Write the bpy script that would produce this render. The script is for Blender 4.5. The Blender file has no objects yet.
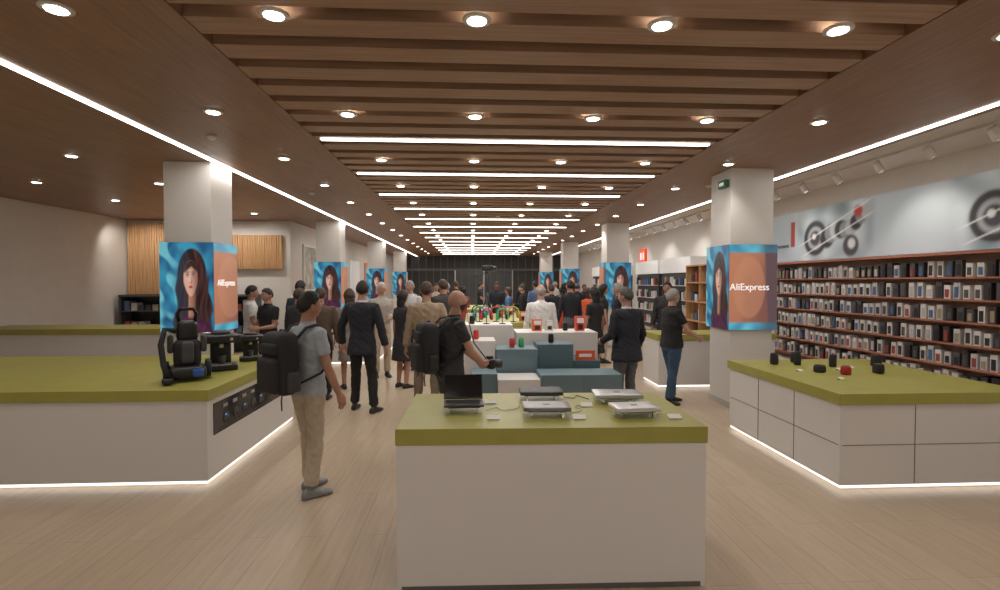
import bpy, math, random
from mathutils import Vector, Matrix, noise
from mathutils.bvhtree import BVHTree
random.seed(7)
D=bpy.data; S=bpy.context.scene; C=S.collection
S.view_settings.view_transform='Standard'
S.view_settings.exposure=-.30
V=Vector
# ---------------------------------------------------------------- materials
_mc={}
def M(name,col,rough=.5,metal=0,es=0,var=0,scale=20,bump=0,coat=0,alpha=1,trans=0,stretch=(1,1,1)):
    if name in _mc: return _mc[name]
    m=D.materials.new(name); m.use_nodes=True
    nt=m.node_tree; b=nt.nodes['Principled BSDF']
    c=(col[0],col[1],col[2],1)
    b.inputs['Base Color'].default_value=c
    b.inputs['Roughness'].default_value=rough
    b.inputs['Metallic'].default_value=metal
    if coat: b.inputs['Coat Weight'].default_value=coat
    if trans: b.inputs['Transmission Weight'].default_value=trans
    if es:
        b.inputs['Emission Color'].default_value=c
        b.inputs['Emission Strength'].default_value=es
    if var or bump:
        tc=nt.nodes.new('ShaderNodeTexCoord'); mp=nt.nodes.new('ShaderNodeMapping')
        mp.inputs['Scale'].default_value=stretch
        nz=nt.nodes.new('ShaderNodeTexNoise'); nz.inputs['Scale'].default_value=scale; nz.inputs['Detail'].default_value=4
        nt.links.new(tc.outputs['Object'],mp.inputs[0]); nt.links.new(mp.outputs[0],nz.inputs['Vector'])
        if var:
            rp=nt.nodes.new('ShaderNodeValToRGB')
            rp.color_ramp.elements[0].position=.3; rp.color_ramp.elements[1].position=.7
            rp.color_ramp.elements[0].color=tuple(x*(1-var) for x in col)+(1,)
            rp.color_ramp.elements[1].color=tuple(min(1,x*(1+var)) for x in col)+(1,)
            nt.links.new(nz.outputs['Fac'],rp.inputs[0]); nt.links.new(rp.outputs[0],b.inputs['Base Color'])
            if es: nt.links.new(rp.outputs[0],b.inputs['Emission Color'])
        if bump:
            bp=nt.nodes.new('ShaderNodeBump'); bp.inputs['Strength'].default_value=bump; bp.inputs['Distance'].default_value=.01
            nt.links.new(nz.outputs['Fac'],bp.inputs['Height']); nt.links.new(bp.outputs[0],b.inputs['Normal'])
    _mc[name]=m; return m
def planks(name,c1,c2,c3,bw,rh,rough,rot=0,mort=.002,lo=.72):
    m=D.materials.new(name); m.use_nodes=True; nt=m.node_tree; b=nt.nodes['Principled BSDF']
    tc=nt.nodes.new('ShaderNodeTexCoord'); mp=nt.nodes.new('ShaderNodeMapping'); mp.inputs['Rotation'].default_value=(0,0,rot)
    br=nt.nodes.new('ShaderNodeTexBrick'); br.inputs['Scale'].default_value=1
    br.inputs['Brick Width'].default_value=bw; br.inputs['Row Height'].default_value=rh
    br.inputs['Mortar Size'].default_value=mort; br.inputs['Color1'].default_value=(*c1,1); br.inputs['Color2'].default_value=(*c2,1); br.inputs['Mortar'].default_value=(*c3,1)
    nt.links.new(tc.outputs['Object'],mp.inputs[0]); nt.links.new(mp.outputs[0],br.inputs['Vector'])
    m2=nt.nodes.new('ShaderNodeMapping'); m2.inputs['Scale'].default_value=(1.2,14,14)
    nt.links.new(mp.outputs[0],m2.inputs[0])
    nz=nt.nodes.new('ShaderNodeTexNoise'); nz.inputs['Scale'].default_value=2; nz.inputs['Detail'].default_value=6
    nt.links.new(m2.outputs[0],nz.inputs['Vector'])
    rp=nt.nodes.new('ShaderNodeValToRGB'); rp.color_ramp.elements[0].position=.3; rp.color_ramp.elements[1].position=.7
    rp.color_ramp.elements[0].color=(lo,lo,lo,1); rp.color_ramp.elements[1].color=(1.0,1.0,1.0,1)
    nt.links.new(nz.outputs['Fac'],rp.inputs[0])
    mx=nt.nodes.new('ShaderNodeMix'); mx.data_type='RGBA'; mx.blend_type='MULTIPLY'; mx.inputs[0].default_value=1
    nt.links.new(br.outputs['Color'],mx.inputs[6]); nt.links.new(rp.outputs[0],mx.inputs[7])
    nt.links.new(mx.outputs[2],b.inputs['Base Color']); b.inputs['Roughness'].default_value=rough
    return m
floor_m=planks('floor_oak',(.52,.41,.295),(.48,.375,.27),(.34,.25,.17),1.4,.19,.34,math.radians(90),lo=.84)
ceil_m=planks('ceiling_walnut',(.37,.215,.135),(.33,.19,.12),(.18,.10,.065),2.4,.3,.42,math.radians(90))
slat_m=M('slat_walnut',(.39,.25,.17),.45,var=.16,scale=3,stretch=(.6,12,12))
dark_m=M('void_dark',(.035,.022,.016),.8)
white=M('white_lacquer',(.73,.71,.69),.35)
wallw=M('wall_paint',(.71,.68,.65),.7,var=.03,scale=4)
olive=M('olive_laminate',(.37,.35,.08),.4,var=.05,scale=6)
black=M('black_plastic',(.014,.014,.016),.4)
gblack=M('gloss_black',(.01,.01,.012),.12)
dgrey=M('dark_grey',(.06,.06,.065),.5)
silver=M('silver_metal',(.55,.56,.58),.3,metal=.8)
led=M('led_white',(1,.96,.91),.5,es=8)
ledlow=M('led_toe',(1,.97,.92),.5,es=1.8)
lampm=M('lamp_white',(1,.95,.87),.5,es=15)
bluegrey=M('bluegrey_box',(.14,.21,.245),.5,var=.05,scale=6)
redm=M('red_plastic',(.6,.04,.03),.4)
wood_or=M('oak_slats',(.62,.36,.18),.5,var=.2,scale=3,stretch=(12,12,.6))
acryl=M('acrylic',(.8,.85,.85),.08,trans=.9)
paper=M('paper',(.8,.8,.78),.6)
# ---------------------------------------------------------------- mesh builder
_cg={}
def cubegrid(n):
    if n in _cg: return _cg[n]
    vs=[];ix={};fs=[]
    def vid(p):
        k=tuple(round(a,6) for a in p)
        if k not in ix: ix[k]=len(vs); vs.append(p)
        return ix[k]
    for ax in range(3):
        for sg in (-1,1):
            for i in range(n):
                for j in range(n):
                    q=[]
                    for (a,b) in ((i,j),(i+1,j),(i+1,j+1),(i,j+1)):
                        p=[0,0,0]; p[ax]=sg; p[(ax+1)%3]=-1+2*a/n; p[(ax+2)%3]=-1+2*b/n
                        q.append(vid(tuple(p)))
                    fs.append(q if sg>0 else q[::-1])
    _cg[n]=(vs,fs); return _cg[n]
def sphere_pts(n):
    vs,fs=cubegrid(n)
    out=[]
    for p in vs:
        q=V([math.tan(a*math.pi/4) for a in p]).normalized(); out.append(q)
    return out,fs
class MB:
    def __init__(s): s.v=[];s.f=[];s.mi=[];s.sm=[];s.mats=[];s.T=Matrix.Identity(4)
    def m(s,mat):
        if mat not in s.mats: s.mats.append(mat)
        return s.mats.index(mat)
    def add(s,vs,fs,mat,smooth=False):
        o=len(s.v); s.v+= [s.T@V(p) for p in vs]; k=s.m(mat) if not isinstance(mat,int) else mat
        for f in fs: s.f.append([i+o for i in f]); s.mi.append(k); s.sm.append(smooth)
    def bb(s,x0,x1,y0,y1,z0,z1,mat):
        vs=[(x,y,z) for z in (z0,z1) for x,y in ((x0,y0),(x1,y0),(x1,y1),(x0,y1))]
        s.add(vs,[(3,2,1,0),(4,5,6,7),(0,1,5,4),(1,2,6,5),(2,3,7,6),(3,0,4,7)],mat)
    def box(s,c,d,mat,rot=None):
        T=s.T
        s.T=T@Matrix.Translation(c)@(rot.to_4x4() if rot else Matrix.Identity(4))
        s.bb(-d[0]/2,d[0]/2,-d[1]/2,d[1]/2,-d[2]/2,d[2]/2,mat); s.T=T
    def rbox(s,c,d,r,mat,n=8,rot=None):
        vs,fs=cubegrid(n); T=s.T
        s.T=T@Matrix.Translation(c)@(rot.to_4x4() if rot else Matrix.Identity(4))
        out=[]
        for p in vs:
            q=V([p[i]*d[i]/2 for i in range(3)]); inn=V([max(-d[i]/2+r,min(d[i]/2-r,q[i])) for i in range(3)])
            e=q-inn
            if e.length>1e-6: q=inn+e.normalized()*r
            out.append(q)
        s.add(out,fs,mat,True); s.T=T
    def ell(s,c,r,mat,n=6):
        ps,fs=sphere_pts(n)
        s.add([(c[0]+p.x*r[0],c[1]+p.y*r[1],c[2]+p.z*r[2]) for p in ps],fs,mat,True)
    def loft(s,rings,mat,cap=True,smooth=True):
        n=len(rings[0]); vs=[p for r in rings for p in r]; fs=[]
        for i in range(len(rings)-1):
            for j in range(n):
                fs.append((i*n+j,i*n+(j+1)%n,(i+1)*n+(j+1)%n,(i+1)*n+j))
        if cap: fs.append(tuple(range(n))[::-1]); fs.append(tuple((len(rings)-1)*n+j for j in range(n)))
        s.add(vs,fs,mat,smooth)
    def lathe(s,prof,c,mat,n=20):
        s.loft([[(c[0]+r*math.cos(2*math.pi*j/n),c[1]+r*math.sin(2*math.pi*j/n),c[2]+z) for j in range(n)] for r,z in prof],mat)
    def tube(s,path,r,mat,n=8,flat=1):
        s.loft(tube_rings(path,[r]*len(path) if not isinstance(r,(list,tuple)) else r,n,flat),mat)
    def obj(s,name,bevel=0,loc=None,rz=0,parent=None):
        me=D.meshes.new(name); me.from_pydata([tuple(p) for p in s.v],[],s.f)
        for m_ in s.mats: me.materials.append(m_)
        me.polygons.foreach_set('material_index',s.mi); me.polygons.foreach_set('use_smooth',s.sm); me.update()
        o=D.objects.new(name,me); C.objects.link(o)
        if loc: o.location=loc
        o.rotation_euler[2]=rz
        if bevel:
            b=o.modifiers.new('bevel','BEVEL'); b.width=bevel; b.segments=2; b.limit_method='ANGLE'
        if parent: o.parent=parent
        return o
def tube_rings(path,rs,n=8,flat=1,up=None):
    path=[V(p) for p in path]; rings=[]; x=None
    for i,p in enumerate(path):
        a=path[max(0,i-1)]; b=path[min(len(path)-1,i+1)]; t=(b-a).normalized()
        if x is None:
            x=t.cross(V((0,1,0)))
            if x.length<.1: x=t.cross(V((1,0,0)))
        x=(x-t*x.dot(t)).normalized(); y=t.cross(x)
        rings.append([p+x*math.cos(2*math.pi*j/n)*rs[i]+y*math.sin(2*math.pi*j/n)*rs[i]*flat for j in range(n)])
    return rings
def text(body,size,mat,mtx,name,parent=None,ext=.002):
    cu=D.curves.new(name,'FONT'); cu.body=body; cu.size=size; cu.extrude=ext; cu.align_x='CENTER'; cu.align_y='CENTER'
    o=D.objects.new(name,cu); C.objects.link(o); bpy.context.view_layer.update()
    me=D.meshes.new_from_object(o.evaluated_get(bpy.context.evaluated_depsgraph_get()))
    D.objects.remove(o); me.materials.clear(); me.materials.append(mat)
    o=D.objects.new(name,me); C.objects.link(o); o.matrix_world=mtx
    if parent: o.parent=parent
    return o
RX=Matrix.Rotation(math.radians(90),4,'X')
def picmat(name,es,rough=.3,base=False):
    m=D.materials.new(name); m.use_nodes=True; nt=m.node_tree; b=nt.nodes['Principled BSDF']
    at=nt.nodes.new('ShaderNodeVertexColor'); at.layer_name='Col'
    b.inputs['Roughness'].default_value=rough; b.inputs['Base Color'].default_value=(.01,.01,.01,1)
    if base: nt.links.new(at.outputs[0],b.inputs['Base Color'])
    if es: nt.links.new(at.outputs[0],b.inputs['Emission Color']); b.inputs['Emission Strength'].default_value=es
    return m
def picture(name,w,h,nx,nz_,fn,mat):
    vs=[(w*i/nx,0,h*j/nz_) for j in range(nz_+1) for i in range(nx+1)]
    fs=[(j*(nx+1)+i,j*(nx+1)+i+1,(j+1)*(nx+1)+i+1,(j+1)*(nx+1)+i) for j in range(nz_) for i in range(nx)]
    me=D.meshes.new(name); me.from_pydata(vs,[],fs); ca=me.color_attributes.new(name='Col',type='FLOAT_COLOR',domain='POINT')
    flat=[]
    for j in range(nz_+1):
        for i in range(nx+1): c=fn(i/nx,j/nz_); flat+=[max(0,c[0]),max(0,c[1]),max(0,c[2]),1]
    ca.data.foreach_set('color',flat); me.materials.append(mat); return me
def mixc(a,b,t):
    t=max(0,min(1,t)); return tuple(x+(y-x)*t for x,y in zip(a,b))
def sst(a,b,x):
    t=max(0,min(1,(x-a)/(b-a))); return t*t*(3-2*t)
def NZ(x,y,z=0): return noise.noise(V((x,y,z)))
def f_woman(u,v):
    n=NZ(u*3,v*4,1)+.5*NZ(u*8,v*9,2)
    c=mixc((.012,.07,.18),(.04,.30,.45),.5+n)
    c=mixc(c,(.25,.75,.80),sst(.25,.6,NZ(u*5+v*2,v*6,5)+.35*(1-u)*1.1)*.6*sst(.5,.1,u))
    cx=.60; wv=.03*math.sin(v*16)+.02*NZ(v*9,u*3,7)
    half=.30+.12*max(0,.55-v)
    e=((u-cx)/.27)**2+((v-.62)/.31)**2
    m=max(sst(1.08,.95,e),sst(half+.02,half-.02,abs(u-cx-.02+wv))*sst(.64,.58,v))
    st=NZ(u*34+2*math.sin(v*7),v*4,3); hc=mixc((.012,.006,.008),(.10,.035,.03),.35+st*.9)
    hc=mixc(hc,(.02,.06,.10),sst(.3,.0,u-.35)*.4)
    c=mixc(c,hc,m)
    g=sst(.26,.22,v+abs(u-.6)*.45)
    c=mixc(c,mixc((.03,.01,.03),(.10,.02,.06),.5+NZ(u*12,v*12,9)),g*sst(.36,.30,abs(u-.62)))
    nk=sst(.075,.055,abs(u-.595-.04*(v-.4)))*sst(.14,.2,v)*sst(.5,.45,v)
    c=mixc(c,mixc((.20,.085,.06),(.42,.20,.14),sst(.66,.54,u)),nk)
    fx=(u-.575)/.135; fy=(v-.60)/.20
    if fy<0: fx/=1-.32*(-fy)**1.5
    e=fx*fx+fy*fy; fm=sst(1.06,.94,e)
    sk=mixc((.66,.38,.28),(.26,.11,.08),sst(-.3,1.1,fx+.15*fy)); sk=mixc(sk,(.8,.52,.42),math.exp(-((fx+.35)**2+(fy-.05)**2)/.12)*.5)
    sk=mixc(sk,(.85,.55,.45),math.exp(-((fx+.05)**2/.01+(fy+.05)**2/.12))*.6); sk=mixc(sk,(.25,.10,.08),math.exp(-((fx-.12)**2/.01+(fy+.12)**2/.05))*.6)
    for ex in (-.42,.38):
        sk=mixc(sk,(.18,.07,.05),math.exp(-((fx-ex)**2/.05+(fy-.2)**2/.012))*.7)
        sk=mixc(sk,(.6,.55,.52),math.exp(-((fx-ex)**2/.022+(fy-.18)**2/.0022))*.9)
        sk=mixc(sk,(.01,.006,.006),math.exp(-((fx-ex)**2/.005+(fy-.18)**2/.003)))
        sk=mixc(sk,(.03,.012,.01),math.exp(-((fx-ex)**2/.045+(fy-.235)**2/.0006))*.9)
        sk=mixc(sk,(.04,.018,.014),math.exp(-((fx-ex*1.03)**2/.06+(fy-.36)**2/.0016))*.9)
    sk=mixc(sk,(.12,.04,.03),math.exp(-(fx**2/.02+(fy+.22)**2/.0015))*.7)
    sk=mixc(sk,(.50,.07,.07),sst(1.1,.8,(fx/.30)**2+((fy+.47)/.085)**2)); sk=mixc(sk,(.15,.02,.02),math.exp(-(fx**2/.05+(fy+.46)**2/.0004))*.8)
    c=mixc(c,sk,fm)
    c=mixc(c,hc,fm*sst(.55,.75,fy+.35*abs(fx-.1)))
    return c
def f_orange(u,v):
    c=mixc((.03,.20,.36),(.12,.5,.62),.5+NZ(u*4,v*6,4))
    o=mixc((.50,.20,.11),(.22,.09,.07),sst(.2,1.0,u*.8+.5*(1-v)+.25*NZ(u*3,v*3,8)))
    r=((u-.42)/.33)**2+((v-.5)/.36)**2
    o=mixc(o,(.56,.25,.14),sst(1.1,.9,r)*.5); o=mixc(o,(.12,.07,.08),sst(.76,.80,u+.10*(v-.5)))
    m=sst(.07,.10,v)*sst(.92,.89,v)
    c=mixc(c,(.05,.05,.07),sst(.5,.8,u)*.7)
    return mixc(c,o,m)
def f_orange2(u,v): return f_orange(u*.6,v)
pm_scr=picmat('screen_picture',1.1)
pic_w=picture('portrait_picture',1,1,80,125,f_woman,pm_scr); pic_o=picture('promo_picture',1,1,60,80,f_orange,pm_scr); pic_o2=picture('promo_picture_side',1,1,40,60,f_orange2,pm_scr)
def putpic(me,parent,loc,rz,w,h,nm='picture'):
    o=D.objects.new(nm,me); C.objects.link(o); o.parent=parent; o.location=loc; o.rotation_euler[2]=rz; o.scale=(w,1,h); return o
# ---------------------------------------------------------------- room
CZ=3.22
XL,XR,Y0,Y1=-8.4,6.0,-3.0,31.0
b=MB(); b.bb(XL,XR,Y0,Y1,-.1,0,floor_m); b.obj('floor')
b=MB()
b.bb(XL,-1.66,Y0,Y1,CZ,CZ+.4,ceil_m); b.bb(2.68,4.62,Y0,Y1,CZ,CZ+.4,ceil_m)
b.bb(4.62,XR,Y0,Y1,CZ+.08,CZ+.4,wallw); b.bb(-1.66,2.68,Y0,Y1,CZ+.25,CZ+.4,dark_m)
b.obj('ceiling')
b=MB()
for i in range(-24,70):
    y=5.67+.35*i
    if y>30.5 or y<Y0+.2: continue
    b.bb(-1.655,2.675,y-.105,y+.105,CZ+.005,CZ+.10,slat_m)
b.bb(-1.655,-1.60,Y0+.1,Y1-.1,CZ+.10,CZ+.25,slat_m); b.bb(2.62,2.675,Y0+.1,Y1-.1,CZ+.10,CZ+.25,slat_m)
b.obj('ceiling_slats')
b=MB(); ledY=[5.67+1.75*i for i in range(0,14)]+[-1.3]  # last strip is an unseen extra behind the camera, added for light
for y in ledY: b.bb(-1.6,2.62,y-.03,y+.03,CZ-.008,CZ+.004,led)
b.bb(-3.27,-3.20,Y0+.1,Y1-.1,CZ-.008,CZ-.001,led); b.bb(4.44,4.51,Y0+.1,Y1-.1,CZ-.008,CZ-.001,led)
strips=b.obj('led_strip_lights')
trimw=M('lamp_trim',(.75,.73,.70),.4)
b=MB(); rows=[4.8+1.75*i for i in range(-4,14)]
for y in rows:
    for x in (-1.12,.03,1.12,2.2,-2.3,3.29,-4.8,-6.6):
        b.lathe([(.085,0),(.085,-.008),(.06,-.012)],(x,y,CZ),trimw,16)
        b.lathe([(.058,-.0),(.055,-.016),(.001,-.017)],(x,y,CZ),lampm,12)
down=b.obj('recessed_downlights')
def alight(name,loc,sx,sy,p,parent,rot=(0,0,0),col=(1,.94,.86)):
    l=D.lights.new(name,'AREA'); l.shape='RECTANGLE'; l.size=sx; l.size_y=sy; l.energy=p; l.color=col
    o=D.objects.new(name,l); C.objects.link(o); o.location=loc; o.rotation_euler=rot; o.parent=parent
def slight(name,loc,p,parent,size=2.1,rot=(0,0,0)):
    l=D.lights.new(name,'SPOT'); l.energy=p; l.spot_size=size; l.spot_blend=.7; l.shadow_soft_size=.06; l.color=(1,.93,.84)
    o=D.objects.new(name,l); C.objects.link(o); o.location=loc; o.rotation_euler=rot; o.parent=parent
for y in ledY: alight('strip_glow',(.5,y,CZ-.014),4.1,.05,30,strips)
for y in range(-1,31,4):
    alight('line_glow',(-3.235,y,CZ-.014),.05,3.9,15,strips); alight('line_glow',(4.475,y,CZ-.014),.05,3.9,15,strips)
for y in rows:
    for x in (-2.3,.55,3.29,-5.6): slight('down_spot',(x,y,CZ-.03),36,down,1.85)
for x in (-8,-7.4,-6.5,-5.8,-5.1): slight('wall_fill_light',(x,12.2,CZ-.03),40,down,2.0,(math.radians(35),0,0))  # added fill spots without fixtures, to brighten the slatted wall
b=MB(); b.bb(XL-.15,XL,Y0,Y1,0,3.62,wallw); b.obj('wall_left')
b=MB(); b.bb(XR,XR+.15,Y0,Y1,0,3.62,wallw); b.obj('wall_right')
b=MB(); b.bb(XL,XR,Y0-.15,Y0,0,3.62,wallw); b.obj('wall_back')
b=MB(); b.bb(XL,XR,Y1,Y1+.15,0,3.62,M('facade_dark',(.05,.05,.05),.5)); b.obj('wall_front')
b=MB(); fm=M('mullion',(.13,.125,.12),.5); gl=M('facade_glass',(.10,.11,.12),.1)
for i in range(0,25): b.bb(-4.4+i*.42,-4.36+i*.42,Y1-.12,Y1-.01,0,CZ-.02,fm)
b.bb(-4.4,5.9,Y1-.14,Y1-.01,2.35,2.5,fm); b.bb(-1,2.4,Y1-.05,Y1-.01,.02,2.35,gl)
for x in (-1.02,.68,2.38): b.bb(x,x+.05,Y1-.16,Y1-.01,0,2.4,silver)
b.obj('window_1')
b=MB(); b.bb(XL+.01,-4.5,13.2,13.4,0,CZ-.005,wallw); b.bb(-4.7,-4.5,13.4,Y1-.2,0,CZ-.005,wallw); b.obj('wall_partition')
b=MB()
for i in range(27): b.bb(-8.35+i*.058,-8.31+i*.058,13.12,13.195,.05,3.15,wood_or)
for i in range(36): b.bb(-6.75+i*.058,-6.71+i*.058,13.05,13.195,2.02,2.85,wood_or)
b.bb(-8.36,-6.79,13.18,13.199,.05,3.15,M('oak_back',(.3,.16,.08),.6)); b.bb(-6.76,-4.68,13.18,13.199,2.02,2.85,M('oak_back',(.3,.16,.08),.6))
b.obj('slatted_wall_panel')
b=MB(); b.bb(-4.495,-4.46,14.1,15.2,1.45,2.7,paper)
b.bb(-4.458,-4.45,14.15,15.15,1.5,2.65,M('poster_art',(.45,.42,.36),.5,var=.7,scale=3)); b.obj('wall_poster')
b=MB()
for k,(y,c) in enumerate(((17,(.1,.35,.6)),(19.5,(.7,.7,.7)),(22,(.5,.2,.1)))):
    b.bb(-4.495,-4.45,y,y+1.4,1.3,2.5,M('panel%d'%k,c,.5,es=.3))
b.obj('wall_display_panels')
b=MB(); b.bb(XR-.02,XR-.001,Y0,Y1,0,.1,M('skirting',(.3,.28,.26),.5)); b.obj('baseboard_right')
# ---------------------------------------------------------------- columns + screens
scr_wt=M('screen_white',(.9,.85,.85),.3,es=1.0)
scr_fr=M('screen_frame',(.02,.02,.024),.3)
CW=.58
def column(x0,y0,side,kind):
    b=MB(); b.bb(x0,x0+CW,y0,y0+CW,0,CZ-.001,white)
    b.bb(x0-.006,x0+CW+.006,y0-.006,y0+CW+.006,0,.08,M('col_foot',(.5,.48,.46),.4)); b.obj('column')
    z0,z1=1.06,2.2; f=.04; b=MB()
    b.bb(x0-f,x0+CW+f,y0-f,y0-.008,z0,z1,scr_fr); b.bb(x0-f,x0+CW+f,y0+CW+.008,y0+CW+f,z0,z1,scr_fr)
    b.bb(x0-f,x0-.008,y0-.008,y0+CW+.008,z0,z1,scr_fr); b.bb(x0+CW+.008,x0+CW+f,y0-.008,y0+CW+.008,z0,z1,scr_fr)
    W=CW+2*f; H=z1-z0; e=.003; h2=math.pi/2
    o=b.obj('video_screen')
    A=(pic_w,pic_o2,pic_w,pic_o) if kind=='woman' else (pic_o,pic_o2,pic_w,pic_w)
    putpic(A[0],o,(x0-f,y0-f-e,z0),0,W,H,'screen_face'); putpic(A[1],o,(x0+CW+f+e,y0-f,z0),h2,W,H,'screen_face')
    putpic(A[2],o,(x0+CW+f,y0+CW+f+e,z0),2*h2,W,H,'screen_face'); putpic(A[3],o,(x0-f-e,y0+CW+f,z0),-h2,W,H,'screen_face')
    if kind!='woman': text('AliExpress',.128,scr_wt,Matrix.Translation((x0-f+W*.42,y0-f-.012,z0+H*.50))@RX,'caption',o)
    elif y0<8 and side=='L': text('AliExpress',.115,scr_wt,Matrix.Translation((x0+CW+f+.008,y0+CW*.5,z0+H*.55))@Matrix.Rotation(math.radians(90),4,'Z')@RX,'caption',o)
for i,y in enumerate((6.8,13.2,19.6,26.0)):
    column(-3.88,y,'L','woman'); column(3.46,y,'R','orange' if i==0 else 'woman')
b=MB(); b.bb(3.40,3.455,6.86,7.06,2.98,3.08,M('exit_green',(.02,.10,.05),.4,es=.2)); b.bb(3.396,3.40,6.9,7.02,3.01,3.05,M('exit_w',(.7,.8,.7),.4,es=.6)); b.obj('exit_sign')
# ---------------------------------------------------------------- counters
def counter(x0,x1,y0,y1,h=.80,toe=True,th=.09,i=.02):
    b=MB()
    b.bb(x0+i,x1-i,y0+i,y1-i,.05 if toe else 0,h-th,white)
    if toe:
        b.bb(x0+i+.01,x1-i-.01,y0+i+.01,y1-i-.01,.025,.05,ledlow)
        b.bb(x0+i+.05,x1-i-.05,y0+i+.05,y1-i-.05,0,.025,white)
    b.bb(x0,x1,y0,y1,h-th,h,olive)
    return b
gro=M('groove',(.12,.11,.10),.6)
b=counter(-5.6,-2.17,4.38,6.5,.81)
b.bb(-2.19,-2.184,4.50,6.38,.40,.67,gblack)
bdot=M('blue_led',(.1,.35,.9),.4,es=1.5)
for i in range(9):
    b.bb(-2.186,-2.175,4.6+i*.19,4.8+i*.19,.425,.43,dgrey)
    b.ell((-2.182,4.72+i*.19,.50),(.010,.055,.05),dgrey,4); b.ell((-2.178,4.74+i*.19,.48),(.010,.03,.02),black,4)
    if i%2==0: b.ell((-2.176,4.70+i*.19,.53),(.006,.012,.006),bdot,3)
    b.bb(-2.186,-2.178,4.66+i*.19,4.74+i*.19,.60,.63,M('tag_grey',(.35,.35,.36),.5))
b.obj('display_counter',.004)
b=counter(2.95,4.6,4.00,5.85,.80)
for yy in (4.62,5.22): b.bb(2.966,2.972,yy,yy+.006,.06,.70,gro)
b.bb(2.966,2.972,4.04,5.80,.375,.381,gro); b.bb(3.6,3.606,4.016,4.022,.06,.7,gro); b.bb(2.99,4.56,4.016,4.022,.375,.381,gro)
b.obj('display_counter',.004)
b=counter(-8.0,-4.6,8.6,9.5,.95); b.obj('display_counter',.004)
b=counter(2.95,4.9,8.1,8.9,.86); b.obj('display_counter',.004)
b=counter(-.15,1.25,10.4,13.6,.88); b.obj('display_table',.004)
b=counter(-.2,1.3,15.6,18.6,.88); b.obj('display_table',.004)
b=counter(-3.0,-2.0,10.8,14,.85); b.obj('display_table',.004)
TH=.90; KS=.94
tc=V((.452,3.262,0)); ta=math.radians(-1.2)
b=counter(-.862,.862,-.45,.45,TH,toe=False,i=.006); b.bb(-.83,.83,-.446,-.442,.0,.03,gro); b.obj('display_table',.004,loc=tc,rz=ta)
# ---------------------------------------------------------------- laptops
TZt=TH+.001
def laptop(x,y,w,rz,body,openang=None,name='laptop',riser=.033):
    x*=KS; y*=KS; w*=KS
    d=w*.68; b=MB()
    for sx in (-1,1): b.bb(sx*w*.33-.004,sx*w*.33+.004,-d*.4,d*.4,0,riser,acryl)
    b.bb(-w*.4,w*.4,-d*.42,d*.42,riser,riser+.004,acryl)
    z=riser+.004
    b.rbox((0,0,z+.009),(w,d,.016),.006,body,6)
    if openang is None:
        b.rbox((0,0,z+.021),(w,d,.008),.0039,body,6)
        b.bb(-.02,.02,-.012,.012,z+.0245,z+.0258,dgrey)
    else:
        for r in range(5):
            for c in range(12): b.bb(-w*.43+c*w*.072,-w*.43+c*w*.072+w*.06,d*.32-r*d*.1-d*.075,d*.32-r*d*.1,z+.0165,z+.019,dgrey)
        b.bb(-w*.15,w*.15,-d*.42,-d*.22,z+.0168,z+.0175,dgrey)
        T=b.T; b.T=Matrix.Translation((0,d*.48,z+.018))@Matrix.Rotation(-math.radians(openang-90),4,'X')
        b.bb(-w/2,w/2,-.004,.004,0,d*.95,body); b.bb(-w*.48,w*.48,-.006,-.0042,.012,d*.93,gblack); b.T=T
    return b.obj(name,0,loc=(x,y,TZt),rz=rz)
laptop(-.055,3.42,.26,.05,black,112)
laptop(.50,3.76,.31,-.03,dgrey)
laptop(.475,3.30,.30,-.05,M('grey_alu',(.25,.25,.26),.35,metal=.6))
laptop(1.03,3.64,.33,-.08,silver)
laptop(1.03,3.25,.28,.06,M('white_alu',(.75,.75,.77),.3,metal=.3))
for (x,y) in ((.13,3.20),(.665,3.18),(1.26,3.16),(.13,3.62),(.78,3.5)):
    b=MB(); b.box((0,0,.012),(.075,.045,.004),paper,Matrix.Rotation(.35,3,'X')); b.bb(-.03,.03,.0,.02,0,.008,acryl); b.obj('price_card',0,loc=(x*KS,y*KS,TZt),rz=-.03)
cab=M('cable_white',(.7,.7,.68),.5)
def cable(pts,mat=cab,r=.003):
    b=MB(); P=[V((p[0]*KS,p[1]*KS,TZt+.0035)) for p in pts]; out=[]
    for i in range(len(P)-1):
        p0=P[max(0,i-1)];p1=P[i];p2=P[i+1];p3=P[min(len(P)-1,i+2)]
        for k in range(6):
            t=k/6; out.append(.5*((2*p1)+(p2-p0)*t+(2*p0-5*p1+4*p2-p3)*t*t+(3*p1-p0-3*p2+p3)*t**3))
    out.append(P[-1]); b.tube(out,r,mat,6); b.obj('power_cable')
cable([(.09,3.42),(.16,3.5),(.2,3.42),(.3,3.46),(.33,3.6)])
cable([(.63,3.32),(.72,3.38),(.7,3.5),(.8,3.56)])
cable([(.67,3.78),(.74,3.74),(.78,3.82),(.84,3.7)],black)
cable([(1.18,3.26),(1.25,3.3),(1.2,3.42),(1.27,3.5)])
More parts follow.
